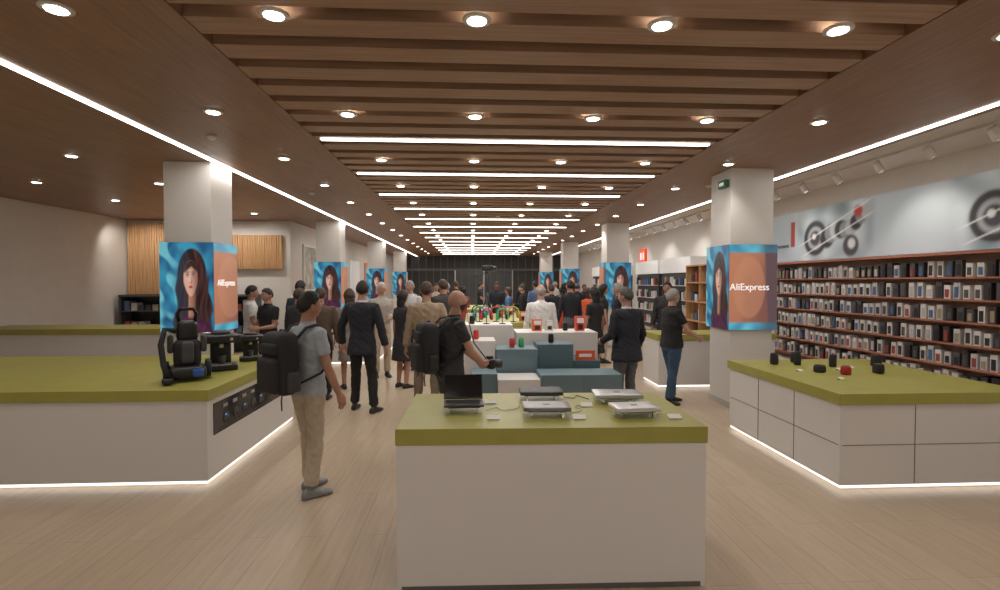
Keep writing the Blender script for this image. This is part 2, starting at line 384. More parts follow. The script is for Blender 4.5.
# ---------------------------------------------------------------- stepped plinths
def plinth(x0,x1,y0,y1,h,mat): 
    b=MB(); b.bb(x0+.015,x1-.015,y0+.015,y1-.015,0,.03,dgrey); b.bb(x0,x1,y0,y1,.03,h,mat); b.obj('display_plinth',.004)
g2=M('bluegrey_dark',(.085,.14,.165),.5)
plinth(.0,.285,5.85,6.3,.66,bluegrey)
plinth(.29,.77,5.8,6.25,.60,white)
plinth(.775,1.25,5.8,6.25,.65,bluegrey)
plinth(1.255,1.72,5.85,6.3,.64,bluegrey)
plinth(-.08,.285,6.35,6.8,.98,white)
plinth(.29,.80,6.3,6.75,.88,bluegrey)
plinth(.805,1.25,6.35,6.8,.93,g2)
plinth(1.26,1.6,6.4,6.9,.72,g2)
plinth(.60,1.7,6.95,7.5,1.02,white)
plinth(-.1,.55,7.0,7.5,1.12,white)
b=MB(); b.bb(1.30,1.54,6.44,6.46,.722,.84,M('sign_orange',(.75,.10,.03),.5)); b.bb(1.34,1.50,6.438,6.4395,.76,.80,paper); b.obj('promo_sign')
# ---------------------------------------------------------------- gadgets
def headphones(x,y,z,col,rz=0,s=1):
    b=MB(); m=M('hp_%s'%str(col),col,.35)
    b.lathe([(.05*s,0),(.05*s,.008),(.008*s,.012),(.007*s,.2*s)],(0,0,0),dgrey,14)
    arc=[(math.cos(a)*.085*s,0,.12*s+math.sin(a)*.1*s) for a in [math.pi*i/12 for i in range(13)]]
    b.tube(arc,.011*s,m,8); 
    for sx in (-1,1):
        b.ell((sx*.078*s,0,.1*s),(.025*s,.042*s,.05*s),m,5); b.ell((sx*.06*s,0,.1*s),(.015*s,.036*s,.044*s),black,5)
    b.obj('headphones',0,loc=(x,y,z),rz=rz)
headphones(.15,10.7,.882,(.02,.30,.20),.2,1.4); headphones(.5,10.75,.882,(.55,.08,.03),0,1.4); headphones(.85,10.7,.882,(.5,.42,.05),-.2,1.4)
headphones(.1,12.2,.882,(.02,.02,.02),.2,1.2); headphones(.7,12.0,.882,(.05,.25,.4),0,1.2)
headphones(.42,7.2,1.122,(.05,.4,.12),.3,.95); headphones(.2,7.2,1.122,(.6,.05,.06),.1,.95)
def pbox(x,y,z,w,d,h,col,rz=0):
    b=MB(); m=M('carton_%s'%str(col),col,.5); b.bb(-w/2,w/2,-d/2,d/2,0,h,m); b.bb(-w*.42,w*.42,-d/2-.001,-d/2,h*.55,h*.9,paper); b.bb(-w*.3,w*.3,-d/2-.001,-d/2,h*.1,h*.45,black)
    b.obj('product_box',.002,loc=(x,y,z),rz=rz)
for (x,y,z,w,h,c) in ((.9,7.2,1.021,.12,.16,(.7,.12,.03)),(1.08,7.25,1.021,.10,.14,(.65,.65,.63)),(1.5,7.2,1.021,.12,.2,(.6,.06,.04)),(.0,10.9,.881,.2,.16,(.7,.7,.68)),(1.08,10.9,.881,.16,.2,(.75,.15,.04)),(.3,12.9,.881,.2,.22,(.1,.25,.5)),(.9,12.9,.881,.22,.2,(.7,.1,.05)),(-2.6,11.2,.851,.2,.22,(.65,.65,.62)),(-2.3,11.5,.851,.16,.2,(.7,.2,.05)),(3.2,8.3,.861,.12,.18,(.7,.7,.7)),(4.2,8.4,.861,.2,.2,(.1,.1,.12))):
    pbox(x,y,z,w,w*.7,h,c,.15)
def speaker(x,y,z,r,h,mat,name='smart_speaker'):
    b=MB(); b.lathe([(r*.8,0),(r,.01),(r*1.02,h*.5),(r*.96,h-.012),(r*.85,h),(r*.3,h+.001)],(0,0,0),mat,24)
    b.lathe([(r*.7,h+.001),(r*.68,h+.004),(.001,h+.004)],(0,0,0),dgrey,20); b.lathe([(r*.82,0),(r*.82,.006)],(0,0,-.0),dgrey,20)
    b.obj(name,0,loc=(x,y,z))
fab=M('speaker_fabric',(.03,.03,.032),.9,bump=.5,scale=300)
redfab=M('speaker_red',(.45,.03,.03),.8,bump=.5,scale=300)
for (x,y,r,h,m_) in ((3.30,5.5,.042,.12,fab),(3.53,5.45,.035,.14,fab),(3.60,5.62,.035,.11,fab),(3.47,5.0,.055,.07,fab),(3.63,4.85,.045,.08,redfab),(3.82,5.3,.035,.13,fab),(4.0,4.9,.05,.09,fab),(4.3,5.3,.05,.12,fab)):
    speaker(x,y,.801,r,h,m_)
for (x,y) in ((3.3,5.05),(3.4,4.6),(3.75,5.1),(3.95,5.2)):
    b=MB(); b.box((0,0,.012),(.07,.04,.004),paper,Matrix.Rotation(.35,3,'X')); b.bb(-.03,.03,.0,.02,0,.008,acryl); b.obj('price_card',0,loc=(x,y,.801),rz=.5)
for (x,y,z,m_) in ((.5,6.5,.881,redm),(.62,6.55,.881,M('grn',(.05,.4,.15),.4)),(1.0,6.55,.931,black),(.05,6.55,.981,redm),(1.3,7.2,1.021,black),(-.0,7.2,1.121,black)):
    speaker(x,y,z,.035,.11,m_,'portable_speaker')
# left counter goods
bagm=M('bag_nylon',(.018,.018,.02),.7,bump=.4,scale=120)
bluem=M('accent_blue',(.03,.12,.5),.4)
b=MB()
b.rbox((0,0,.08),(.30,.30,.12),.05,black); b.rbox((0,.04,.24),(.22,.20,.26),.06,bagm); b.rbox((0,.05,.44),(.17,.14,.20),.05,black)
b.rbox((0,-.08,.26),(.10,.06,.20),.03,dgrey); b.tube([(-.06,.06,.50),(-.075,.05,.60),(-.05,.02,.645),(.05,.02,.645),(.075,.05,.60),(.06,.06,.50)],.017,black,10)
b.tube([(-.09,.0,.45),(-.17,-.03,.47),(-.20,-.08,.34),(-.18,-.12,.16),(-.15,-.17,.06)],.024,bagm,10); b.rbox((-.15,-.19,.035),(.09,.12,.05),.02,black)
for sx in (-1,1):
    T=b.T; b.T=Matrix.Translation((sx*.165,.06,.09))@Matrix.Rotation(math.pi/2,4,'Y'); b.lathe([(.06,-.025),(.085,-.02),(.085,.02),(.06,.025)],(0,0,0),bagm,20); b.lathe([(.045,-.028),(.045,.028)],(0,0,0),bluem,16); b.T=T
    b.rbox((sx*.13,.02,.33),(.05,.10,.16),.02,dgrey)
b.rbox((.08,-.145,.08),(.09,.04,.07),.018,bluem)
b.obj('canister_vacuum',0,loc=(-2.58,4.85,.811),rz=.5)
def coffee(x,y,s,rz):
    b=MB(); b.rbox((0,0,.03),(.30,.30,.06),.015,black); b.rbox((0,.09,.17),(.20,.11,.26),.02,black); b.rbox((0,0,.335),(.36,.30,.09),.025,black)
    b.bb(-.09,.09,-.13,.02,.06,.068,silver); b.lathe([(.02,.24),(.02,.29)],(0,-.06,0),silver,12); b.lathe([(.03,0),(.042,.08),(.045,.085)],(0,-.06,.07),dgrey,16)
    b.rbox((.09,-.152,.335),(.03,.01,.03),.004,silver,4); b.tube([(-.17,.02,.36),(-.19,-.05,.4),(-.1,-.08,.4)],.01,silver); b.lathe([(.09,.38),(.1,.40),(.05,.42)],(0,.03,0),dgrey,18)
    for v in b.v: v*=s
    b.obj('coffee_machine',0,loc=(x,y,.811),rz=rz)
coffee(-2.55,5.42,.95,.5); coffee(-2.52,6.05,.76,.4)
b=MB()
for z in (1.0,1.35): b.bb(-8.2,-5.2,12.6,13.04,z,z+.03,dgrey)
b.bb(-8.25,-8.2,12.6,13.04,0,1.4,dgrey); b.bb(-5.2,-5.15,12.6,13.04,0,1.4,dgrey); b.bb(-6.7,-6.66,12.6,13.04,0,1.38,dgrey); b.bb(-8.2,-5.2,12.98,13.04,0,1.4,black)
x=-8.15
while x<-5.3:
    for z in (.5,1.03):
        c=random.choice([(.5,.5,.5),(.05,.05,.06),(.3,.1,.06),(.1,.15,.25),(.4,.35,.25)]); h=.12+random.random()*.16
        b.bb(x,x+.12,12.65,12.9,z,z+h,M('prod%s'%str(c),c,.5))
    x+=.16
b.obj('product_shelf')
# ---------------------------------------------------------------- right wall product rack
b=MB(); rail=M('rack_rail',(.40,.15,.09),.5); back=M('rack_back',(.46,.33,.26),.6)
b.bb(5.9,5.999,3.6,10.2,.0,2.02,back)
zs=[.45+.262*i for i in range(6)]
for z in zs: b.bb(5.66,5.9,3.6,10.2,z-.02,z,rail)
b.bb(5.6,5.9,10.2,10.24,0,2.05,wood_or); b.bb(5.5,5.9,3.6,10.2,.0,.32,white); b.bb(5.6,5.9,3.6,10.2,2.02,2.05,rail)
cols=[(.75,.75,.74),(.75,.74,.72),(.6,.6,.62),(.08,.08,.09),(.72,.72,.72),(.04,.035,.04)]
pm=[M('pack%d'%i,c,.4) for i,c in enumerate(cols)]
im=[M('packin%d'%i,c,.4) for i,c in enumerate([(.02,.02,.03),(.03,.03,.04),(.08,.08,.09),(.30,.06,.05),(.06,.14,.30),(.5,.5,.5),(.35,.3,.2)])]
for z in zs:
    y=3.7
    while y<10.1:
        w=.08; h=.15+random.random()*.05; d=.05+.1*random.random()
        p=random.choice(pm); b.bb(5.7,5.7+d,y,y+w,z+.002,z+h,p)
        b.bb(5.694,5.70,y+.016,y+w-.016,z+.02,z+h-.05,random.choice(im))
        y+=.105+random.random()*.035
b.obj('phone_accessory_rack')
def f_banner(u,v):
    a=u*6.5; z=v*.9
    c=mixc((.60,.66,.70),(.42,.50,.56),.5+NZ(a*.8,z,3))
    def disc(cx,cz,r,col,soft=.03):
        nonlocal c
        d=math.hypot(a-cx,z-cz); c=mixc(c,col,sst(r+soft,r-soft,d))
    for base in (0,3.1):
        m=sst(.75,1.0,a-base+.3*(z-.5))*sst(2.75,2.5,a-base)
        c=mixc(c,mixc((.16,.22,.26),(.60,.68,.72),.5+1.1*NZ(a*2.4,z*3,7)),m*.8)
        disc(base+1.35,.38,.30,(.03,.03,.035)); disc(base+1.35,.38,.20,(.35,.37,.40)); disc(base+1.35,.38,.13,(.05,.05,.06)); disc(base+1.32,.41,.05,(.7,.7,.72),.02)
        for k in range(9): disc(base+1.65+k*.11,.36+.05*math.sin(k)+k*.035,.17-.007*k,mixc((.02,.02,.025),(.40,.43,.46),(k%3)/2))
        disc(base+2.35,.72,.09,(.45,.04,.03)); disc(base+2.2,.20,.17,(.05,.05,.06)); disc(base+2.22,.23,.08,(.6,.62,.64))
        l=abs((z-.15)-(a-base-.9)*.36); c=mixc(c,(.8,.8,.82),sst(.02,.008,abs(l-.11))*m*.6)
    c=mixc(c,(.40,.05,.04),sst(.07,.05,abs(a-.72))*sst(.24,.22,abs(z-.5)))
    return c
b=MB(); b.bb(5.96,5.999,3.6,10.1,2.08,2.98,M('banner_edge',(.5,.5,.5),.5)); o=b.obj('wall_banner')
putpic(picture('banner_picture',1,1,420,60,f_banner,picmat('banner_print',.15,.5,True)),o,(5.955,10.1,2.08),-math.pi/2,6.5,.9)
text('Movement',.12,black,Matrix.Translation((5.95,9.75,2.38))@Matrix.Rotation(math.radians(-90),4,'Z')@RX,'caption',o)
b=MB(); b.bb(5.93,5.999,17.6,18.2,2.35,2.85,M('sign_red',(.8,.08,.03),.4,es=.5)); b.bb(5.925,5.93,17.72,17.78,2.47,2.72,scr_wt); b.bb(5.925,5.93,17.88,17.93,2.47,2.72,scr_wt); b.bb(5.925,5.93,18.02,18.07,2.47,2.72,scr_wt); b.obj('wall_sign')
b=MB()
for y in (12.9,15.2,19.2,21.6):
    b.bb(5.55,5.999,y,y+2.0,.3,1.95,M('bay_dark',(.05,.045,.045),.5)); b.bb(5.5,5.999,y-.05,y+2.05,1.95,2.35,M('bay_head',(.7,.7,.7),.5,es=.25))
    for k in range(4):
        b.bb(5.45,5.56,y+.05,y+1.95,.45+k*.38,.47+k*.38,white)
        for j in range(9): b.bb(5.47,5.54,y+.12+j*.2,y+.24+j*.2,.47+k*.38,.62+k*.38+random.random()*.1,random.choice(pm+im))
b.obj('product_display_bay')
b=MB()
for zz in (.35,.8,1.25,1.7,2.1): b.bb(5.2,5.999,10.9,12.4,zz-.03,zz,wood_or)
for yy in (10.9,11.65,12.38): b.bb(5.2,5.999,yy,yy+.03,0,2.1,wood_or)
b.bb(5.95,5.999,10.9,12.4,0,2.1,black)
for zz in (.35,.8,1.25,1.7):
    for yy in (11.0,11.2,11.4,11.8,12.0,12.2): b.bb(5.3,5.5,yy,yy+.13,zz,zz+.12+random.random()*.15,random.choice(pm+im))
b.obj('open_shelf_cabinet')
b=MB(); b.bb(5.19,5.22,4.0,24,CZ+.05,CZ+.08,white)
y=4.2; heads=[]
while y<23.5:
    b.lathe([(.012,0),(.012,-.06)],(5.205,y,CZ+.05),white,8)
    T=b.T; b.T=Matrix.Translation((5.205,y,CZ-.03))@Matrix.Rotation(math.radians(-35),4,'Y'); b.lathe([(.03,.06),(.045,.05),(.05,-.07),(.046,-.08)],(0,0,0),white,14); b.lathe([(.04,-.082),(.001,-.083)],(0,0,0),lampm,12); b.T=T
    heads.append(y); y+=.75
tr=b.obj('track_spotlights')
for y in heads[::3]: slight('track_beam',(5.15,y,CZ-.15),30,tr,1.7,(0,math.radians(-35),0))
b=MB()
for (x,y) in ((-2.7,9),(-2.7,5.6),(3.7,8),(0.6,12)): b.lathe([(.05,0),(.05,-.02),(.02,-.04)],(x,y,CZ),white,14)
b.obj('smoke_detectors')
def tripod(x,y,h):
    b=MB()
    for k in range(3):
        a=k*2.094+.4; b.tube([(0,0,h*.72),(math.cos(a)*.2,math.sin(a)*.2,h*.36),(math.cos(a)*.42,math.sin(a)*.42,.0)],[.022,.017,.012],black)
    b.tube([(0,0,h*.55),(0,0,h)],.018,black); b.rbox((0,0,h+.03),(.09,.09,.06),.02,black); b.rbox((0,0,h+.14),(.30,.13,.15),.03,black); b.tube([(.15,0,h+.15),(.27,0,h+.15)],[.05,.055],dgrey,14); b.tube([(-.05,0,h),(-.35,.08,h-.1)],.01,black); b.bb(-.1,.05,-.05,.05,h+.215,h+.235,dgrey)
    b.obj('camera_tripod',0,loc=(x,y,0))
tripod(2.15,11.6,1.45); tripod(.42,14.6,1.95)
# ---------------------------------------------------------------- people
def remesh(verts,faces,vox,it=3):
    me=D.meshes.new('t'); me.from_pydata([tuple(v) for v in verts],[],faces); me.update()
    o=D.objects.new('t',me); C.objects.link(o)
    r=o.modifiers.new('r','REMESH'); r.mode='VOXEL'; r.voxel_size=vox
    s=o.modifiers.new('s','SMOOTH'); s.iterations=it; s.factor=.5
    dg=bpy.context.evaluated_depsgraph_get(); m2=D.meshes.new_from_object(o.evaluated_get(dg))
    vs=[v.co.copy() for v in m2.vertices]; fs=[tuple(p.vertices) for p in m2.polygons]
    D.objects.remove(o); D.meshes.remove(me); D.meshes.remove(m2)
    return vs,fs
def make_hand(curl):
    b=MB()
    rings=[]
    for z,w,t in ((-.02,.024,.019),(.0,.026,.019),(.03,.036,.018),(.06,.042,.016),(.088,.040,.013),(.096,.034,.009)):
        rings.append([(t*math.cos(2*math.pi*j/14),w*math.sin(2*math.pi*j/14),z) for j in range(14)])
    b.loft(rings,0)
    for yo,L,z0 in ((.030,.072,.088),(.010,.082,.092),(-.011,.076,.090),(-.030,.058,.084)):
        p=V((0,yo,z0-.012)); a=.1; pts=[p.copy()]
        for k,f in enumerate((.15,.45,.30,.25)):
            a+=curl*(.2,.55,.6,.4)[k]; p=p+V((math.sin(a),yo*.25,math.cos(a))).normalized()*L*f*1.1; pts.append(p.copy())
        b.loft(tube_rings(pts,[.0095,.009,.0085,.008,.0062],10),0)
    pts=[V((.002,.022,.015)),V((.012,.040,.040)),V((.022,.050,.068)),V((.030,.050,.092))]
    b.loft(tube_rings(pts,[.014,.0125,.0105,.008],10),0)
    return remesh(b.v,b.f,.0042,1)
HANDS={0:make_hand(.55),1:make_hand(1.25)}
def ik(a,c,l1,l2,pole):
    d=c-a; L=d.length
    if L>(l1+l2)*.998: c=a+d.normalized()*(l1+l2)*.998; d=c-a; L=d.length
    n=d.normalized(); x=(l1*l1-l2*l2+L*L)/(2*L); hh=math.sqrt(max(0,l1*l1-x*x))
    p=(V(pole)-n*V(pole).dot(n)).normalized(); return a+n*x+p*hh,c
def lerp(a,b,t): return a+(b-a)*t
_pm={}
def cloth(col,r=.8,skin=False):
    k=(tuple(col),r,skin)
    if k not in _pm: _pm[k]=M('mat_%d'%len(_pm),col,r,var=.06 if skin else .12,scale=30 if skin else 18,bump=0 if skin else .35)
    return _pm[k]
SK1=(.42,.22,.15); SK2=(.50,.29,.21); SK3=(.25,.12,.08)
HB=(.012,.009,.008); HG=(.28,.27,.26); HW=(.5,.49,.47); HBr=(.05,.028,.018)
def person(name,x,y,h,yaw,top,bot,style='tee',skin=SK1,hair=HB,hs='short',shoe=(.02,.018,.018),rh=None,lh=None,feet=None,head=(0,0),lean=0,fat=1,collar=None,near=False,grip=(0,0),beard=None,woman=False,shorts=False,relb=None,lelb=None,far=False):
    s=h/1.75; B=MB(); L=[]
    def lf(rings,labels,n=18):
        m=len(rings[0])
        for i in range(len(rings)-1):
            B.loft([rings[i],rings[i+1]],0,cap=False); L.extend([labels[i]]*m)
        B.add(rings[0],[tuple(range(m))[::-1]],0); L.append(labels[0]); B.add(rings[-1],[tuple(range(m))],0); L.append(labels[-1])
    def ly(z): return lean*max(0,(z-.93)/.5)**1.2
    def ring(z,rx,ry,yo=0,n=24,xo=0):
        out=[]
        for j in range(n):
            a=2*math.pi*j/n; c=math.cos(a); q=math.sin(a); e=.85
            out.append((xo+rx*abs(c)**e*(1 if c>0 else -1),ly(z)+yo+ry*abs(q)**e*(1 if q>0 else -1),z))
        return out
    TOP,BOT,SKN,SHO,COL=0,1,2,3,4
    pad={'jacket':.014,'shirt':.006,'tee':.004,'dress':.0}[style]
    wf=.88 if woman else 1
    f=fat
    upper=[(1.08,(.148 if not woman else .125)*f,.108*f,0),(1.14,(.152 if not woman else .135)*f,.11*f,0),(1.22,.165*f*wf,.117*f,.004),(1.31,.182*wf,.122 if not woman else .125,.006),(1.37,.186*wf,.114,0),(1.41,.172*wf,.10,-.004),(1.44,.135*wf,.085,-.006),(1.468,.088,.072,-.004)]
    upper=[(z,a+pad,b_+pad,c) for z,a,b_,c in upper]
    if style=='tee': low=[(.875,.176*f,.128*f,0),(.93,.175*f,.126*f,0),(1.0,.162*f,.118*f,0)]
    elif style=='shirt': low=[(.985,.158*f,.116*f,0),(1.02,.158*f,.116*f,0)]
    elif style=='jacket': low=[(.77,.198*f,.150*f,-.01),(.80,.197*f,.150*f,-.01),(.88,.19*f,.142*f,-.005),(.97,.178*f,.13*f,0)]
    else: low=[(.50,.21,.17,0),(.6,.20,.16,0),(.75,.19,.145,0),(.88,.175,.13,0),(.98,.14,.11,0)]
    rows_=[(z,a*(1 if style!='dress' else .95),b_,c) for z,a,b_,c in low]+upper
    lf([ring(*r) for r in rows_],[TOP]*(len(rows_)-1))
    nk=[ring(1.45,.075,.07,-.002,18),ring(1.478,.066,.066,0,18),ring(1.50,.060,.062,.004,18),ring(1.56,.054,.058,.012,18),ring(1.60,.05,.055,.018,18)]
    cl=COL if collar else (TOP if style!='dress' else SKN)
    lf(nk,[cl,cl,SKN,SKN])
    if style!='dress': lf([ring(1.0 if style=='shirt' else .96,.155*f,.112*f),ring(.93,.166*f,.12*f),ring(.87,.168*f,.122*f),ring(.81,.13*f,.10*f)],[BOT]*3)
    hands=[]
    for sg,tgt,gr,elb in ((1,rh,grip[0],relb),(-1,lh,grip[1],lelb)):
        sh=V((sg*(.178*wf+pad*.6),ly(1.41)-.004,1.405)); t=V(tgt) if tgt else V((sg*(.265*wf+.015),.05+ly(1.2)*.5,.865))
        el,wr=ik(sh,t,.295,.255,elb or (sg*.25,-1,-.15))
        sl=1 if style in('jacket','shirt') else 0
        p_=pad+.004 if sl else 0
        segs=[(sh+V((-sg*.05,0,.0)),.050+pad),(sh,.056+pad),(lerp(sh,el,.25),.053+pad),(lerp(sh,el,.6),.047+pad+(.006 if not sl else 0))]
        lab=[TOP,TOP,TOP]
        if not sl: segs.append((lerp(sh,el,.62),.040)); lab.append(TOP)
        rest=[(lerp(sh,el,.85),.040+p_),(el,.038+p_),(lerp(el,wr,.25),.040+p_),(lerp(el,wr,.6),.034+p_),(lerp(el,wr,.93),.027+p_*1.2)]
        segs+=rest; lab+=[TOP if sl else SKN]*(len(rest))
        if sl: segs.append((lerp(el,wr,.95),.024)); lab.append(SKN)
        segs.append((wr+(wr-el).normalized()*.015,.022)); lab.append(SKN) if not sl else None
        if woman: segs=[(p,r*.88) for p,r in segs]
        while len(lab)<len(segs)-1: lab.append(SKN)
        lf(tube_rings([p for p,r in segs],[r for p,r in segs],16),lab[:len(segs)-1])
        hands.append((sg,wr,(wr-el).normalized(),gr))
    feet=feet or ((.10,0,8),(-.10,.0,8))
    for sg,(fx,fy,fa) in zip((1,-1),feet):
        hp=V((sg*.088,0,.90)); an=V((fx,fy,.085)); kn,a2=ik(hp,an,.413,.406,(sg*.08,1,0))
        bare= style=='dress'
        e=[0,.004,.010,.012,.016,.024] if not bare else [0]*6
        pts=[(hp+V((0,0,.03)),.085*f),(hp-V((0,0,.04)),.088*f+e[1]),(lerp(hp,kn,.45),.074*f+e[2]),(lerp(hp,kn,.85),.058+e[3]),(kn,.054+e[3]),(lerp(kn,an,.25),.055+e[3]),(lerp(kn,an,.6),.044+e[4]),(lerp(kn,an,.93),.036+e[5]+.002)]
        lab=[BOT if not bare else SKN]*7
        if shorts: lab[4:]=[SKN]*3
        pts.append((an,.034)); lab.append(SKN if bare or shorts else SHO)
        pts.append((an-V((0,0,.04)),.034)); lab.append(SHO)
        lf(tube_rings([p for p,r in pts],[r for p,r in pts],18),lab)
        a=math.radians(-fa*sg); fd=V((math.sin(-a),math.cos(a),0)); lt=V((fd.y,-fd.x,0))
        R=[]
        for q,w,hh in ((-.078,.022,.05),(-.065,.034,.075),(-.02,.038,.088),(.04,.041,.082),(.10,.047,.058),(.155,.044,.044),(.185,.030,.034),(.195,.012,.02)):
            rr=[]
            for j in range(14):
                c=math.cos(2*math.pi*j/14); q2=math.sin(2*math.pi*j/14)
                z=(q2*.5+.5)*hh if q2>0 else max(0,(q2*.9+.5))*hh
                rr.append(V((an.x,an.y,an.z-.085))+fd*q+lt*w*c+V((0,0,z)))
            R.append(rr)
        lf(R,[SHO]*7)
    vox=.010 if near else (.022 if far else .016)
    vs,fs=remesh(B.v,B.f,vox,4 if near else 2)
    bvh=BVHTree.FromPolygons([tuple(v) for v in B.v],B.f)
    labs=[]
    for q in fs:
        c=(vs[q[0]]+vs[q[2]])/2; r=bvh.find_nearest(c); labs.append(L[r[2]] if r[2] is not None else 0)
    isc=[True]*len(vs)
    for q,l in zip(fs,labs):
        if l not in (TOP,BOT):
            for i in q: isc[i]=False
    out=MB()
    mats=[cloth(top),cloth(bot),cloth(skin,.55,True),cloth(shoe,.5),cloth(collar or (.7,.7,.7)),cloth(hair,.6),M('lips',(.32,.10,.08),.5),M('eyewhite',(.7,.68,.65),.3),M('eyedark',(.02,.012,.01),.3),cloth(beard or HG,.8)]
    out.mats=mats
    if not far:
        me_n=[V((0,0,0)) for _ in vs]
        for q in fs:
            n_=(vs[q[2]]-vs[q[0]]).cross(vs[q[3 if len(q)>3 else 2]]-vs[q[1]])
            for i in q: me_n[i]+=n_
        seed=V((x*3,y*5,0))
        nv=[]
        for v,n_,c in zip(vs,me_n,isc):
            if c:
                w=V((v.x*7,v.y*7,v.z*13+v.x*9))+seed
                ridge=.5-abs(noise.noise(w))*2
                v=v+n_.normalized()*(ridge*.007+noise.noise(w*2.1)*.003)
            nv.append(v)
        vs=nv
    o0=len(out.v); out.v+=vs
    for q,l in zip(fs,labs): out.f.append([i+o0 for i in q]); out.mi.append(l); out.sm.append(True)
    for sg,wr,d,gr in hands:
        hv,hf=HANDS[1 if gr else 0]; Z=d; Y=V((0,1,.0)); Y=(Y-Z*Y.dot(Z))
        if Y.length<.35: Y=V((0,0,1))-Z*Z.z
        Y.normalize(); X=Y.cross(Z); ks=.92 if woman else 1.0
        o0=len(out.v)
        out.v+=[wr+(X*p.x*sg+Y*p.y+Z*p.z)*ks for p in hv]
        for q in hf: out.f.append([i+o0 for i in (q if sg>0 else q[::-1])]); out.mi.append(SKN); out.sm.append(True)
    n=28 if near else (8 if far else 14)
    ps,hf=sphere_pts(n)
    hc=V((0,ly(1.6)+.022,1.632)); HR=Matrix.Rotation(math.radians(head[0]),3,'Z')@Matrix.Rotation(math.radians(-head[1]),3,'X')
    def zline(p): return .02+.54*p.y-.10*math.exp(-((p.y-.12)/.10)**2)
    def hairy(p):
        if hs=='bald': return -1
        if hs=='fringe': return min(p.z-zline(p)-.0, .50-p.z)
        if hs=='long': return p.z-(-.25+.9*max(0,p.y)-(.6 if p.y<0 else 0))
        return p.z-zline(p)
    hv=[]; hp_=[]
    for p in ps:
        X,Y,Z=p.x*.076,p.y*.098,p.z*.118
        if p.z<0:
            X*=1-.30*(-p.z)**1.6
            if p.y<0: Y*=1-.50*(-p.z)
            else: Y*=1+.02*p.z
        if p.y>.2:
            Y+=.020*math.exp(-((p.x/.13)**2))*math.exp(-(((p.z+.16)/.16)**2))
            Y-=.010*(math.exp(-(((abs(p.x)-.38)/.17)**2+((p.z-.03)/.13)**2)))
            Y+=.006*math.exp(-((p.x/.3)**2+((p.z+.47)/.07)**2))-.004*math.exp(-((p.x/.3)**2+((p.z+.60)/.05)**2))
            Y+=.007*math.exp(-((p.x/.35)**2+((p.z+.85)/.15)**2))+.004*math.exp(-((p.x/.6)**2+((p.z-.22)/.07)**2))
        hh=hairy(p); th=(.024 if hs=='long' else .014)
        if hh>0:
            t=min(1,hh/.22); q=V((X,Y,Z)); q+=q.normalized()*th*t*(1+.35*noise.noise(q*45)); X,Y,Z=q
        hv.append(hc+HR@V((X,Y,Z))); hp_.append(p)
    o0=len(out.v); out.v+=hv
    for q in hf:
        c=(hp_[q[0]]+hp_[q[2]])/2; c.normalize(); l=SKN
        if hairy(c)>.0: l=5
        elif beard and c.z<-.33 and c.y>-.1 and not(abs(c.x)<.2 and -.56<c.z<-.42): l=9
        elif near and c.y>.6 and abs(c.x)<.3 and abs(c.z+.49)<.055: l=6
        out.f.append([i+o0 for i in q]); out.mi.append(l); out.sm.append(True)
    def part(c,r,l,nn=3):
        pp,ff=sphere_pts(nn); o=len(out.v); out.v+=[hc+HR@V((c[0]+p.x*r[0],c[1]+p.y*r[1],c[2]+p.z*r[2])) for p in pp]
        for q in ff: out.f.append([i+o for i in q]); out.mi.append(l); out.sm.append(True)
    for sg in (-1,1):
        if hs!='long': part((sg*.079,-.006,-.008),(.009,.019,.031),2,4)
        part((sg*.030,.082,.004),(.013,.009,.007),7); part((sg*.030,.090,.004),(.006,.004,.006),8)
        part((sg*.030,.090,.028),(.018,.006,.004),5 if hs!='bald' else 8)
    if hs=='long':
        part((0,-.055,-.10),(.088,.055,.16),5,6)
    for v in out.v: v*=s
    return out.obj(name,0,loc=(x,y,0),rz=math.radians(yaw))
def loc2w(x,y,h,yaw,p):
    s=h/1.75; a=math.radians(yaw); px,py=p[0]*s,p[1]*s
    return V((x+px*math.cos(a)-py*math.sin(a),y+px*math.sin(a)+py*math.cos(a),p[2]*s))
def backpack(x,y,h,yaw,mat,acc,sc=1,lean=0,name='backpack'):
    b=MB(); yb=-.135+lean*.6-.02
    b.rbox((0,yb-.10,1.17),(.31*sc,.19,.47*sc),.075,mat,10)
    b.rbox((0,yb-.20,1.08),(.25*sc,.09,.26*sc),.04,mat,8); b.rbox((0,yb-.19,1.29),(.22*sc,.06,.10),.028,mat,6)
    for sx in (-1,1):
        b.rbox((sx*.165*sc,yb-.09,1.03),(.06,.11,.17),.028,acc,6)
        b.tube([(sx*.10,yb-.02,1.36),(sx*.115,-.09+lean,1.455),(sx*.12,.0+lean,1.475),(sx*.125,.09+lean*.9,1.42),(sx*.135,.14+lean*.8,1.30),(sx*.16,.11+lean*.6,1.16),(sx*.19,.0+lean*.5,1.07),(sx*.15,yb-.03,1.0)],.021,mat,8,.45)
    b.tube([(-.04,yb-.08,1.395),(-.03,yb-.08,1.44),(.03,yb-.08,1.44),(.04,yb-.08,1.395)],.009,acc)
    b.tube([(-.10*sc,yb-.205,1.22),(0,yb-.215,1.225),(.10*sc,yb-.205,1.22)],.004,acc)
    b.tube([(.12,yb-.15,.98),(.13,yb-.17,.88),(.12,yb-.16,.80)],.006,acc); b.tube([(-.1,yb-.15,.98),(-.11,yb-.17,.86)],.006,acc)
    s=h/1.75
    for v in b.v: v*=s
    return b.obj(name,0,loc=(x,y,0),rz=math.radians(yaw))
BEI=(.50,.42,.32); NAV=(.016,.018,.028); BLK=(.012,.012,.014); GRY=(.12,.125,.135); LBL=(.38,.43,.48); JEAN=(.035,.075,.14)
person('man_with_backpack',-1.31,4.22,1.62,-40,LBL,BEI,'tee',hair=HB,shoe=(.22,.23,.24),rh=(.25,.13,.88),lh=(-.25,.12,.88),feet=((.10,-.05,12),(-.10,.07,6)),head=(-12,-6),near=True)
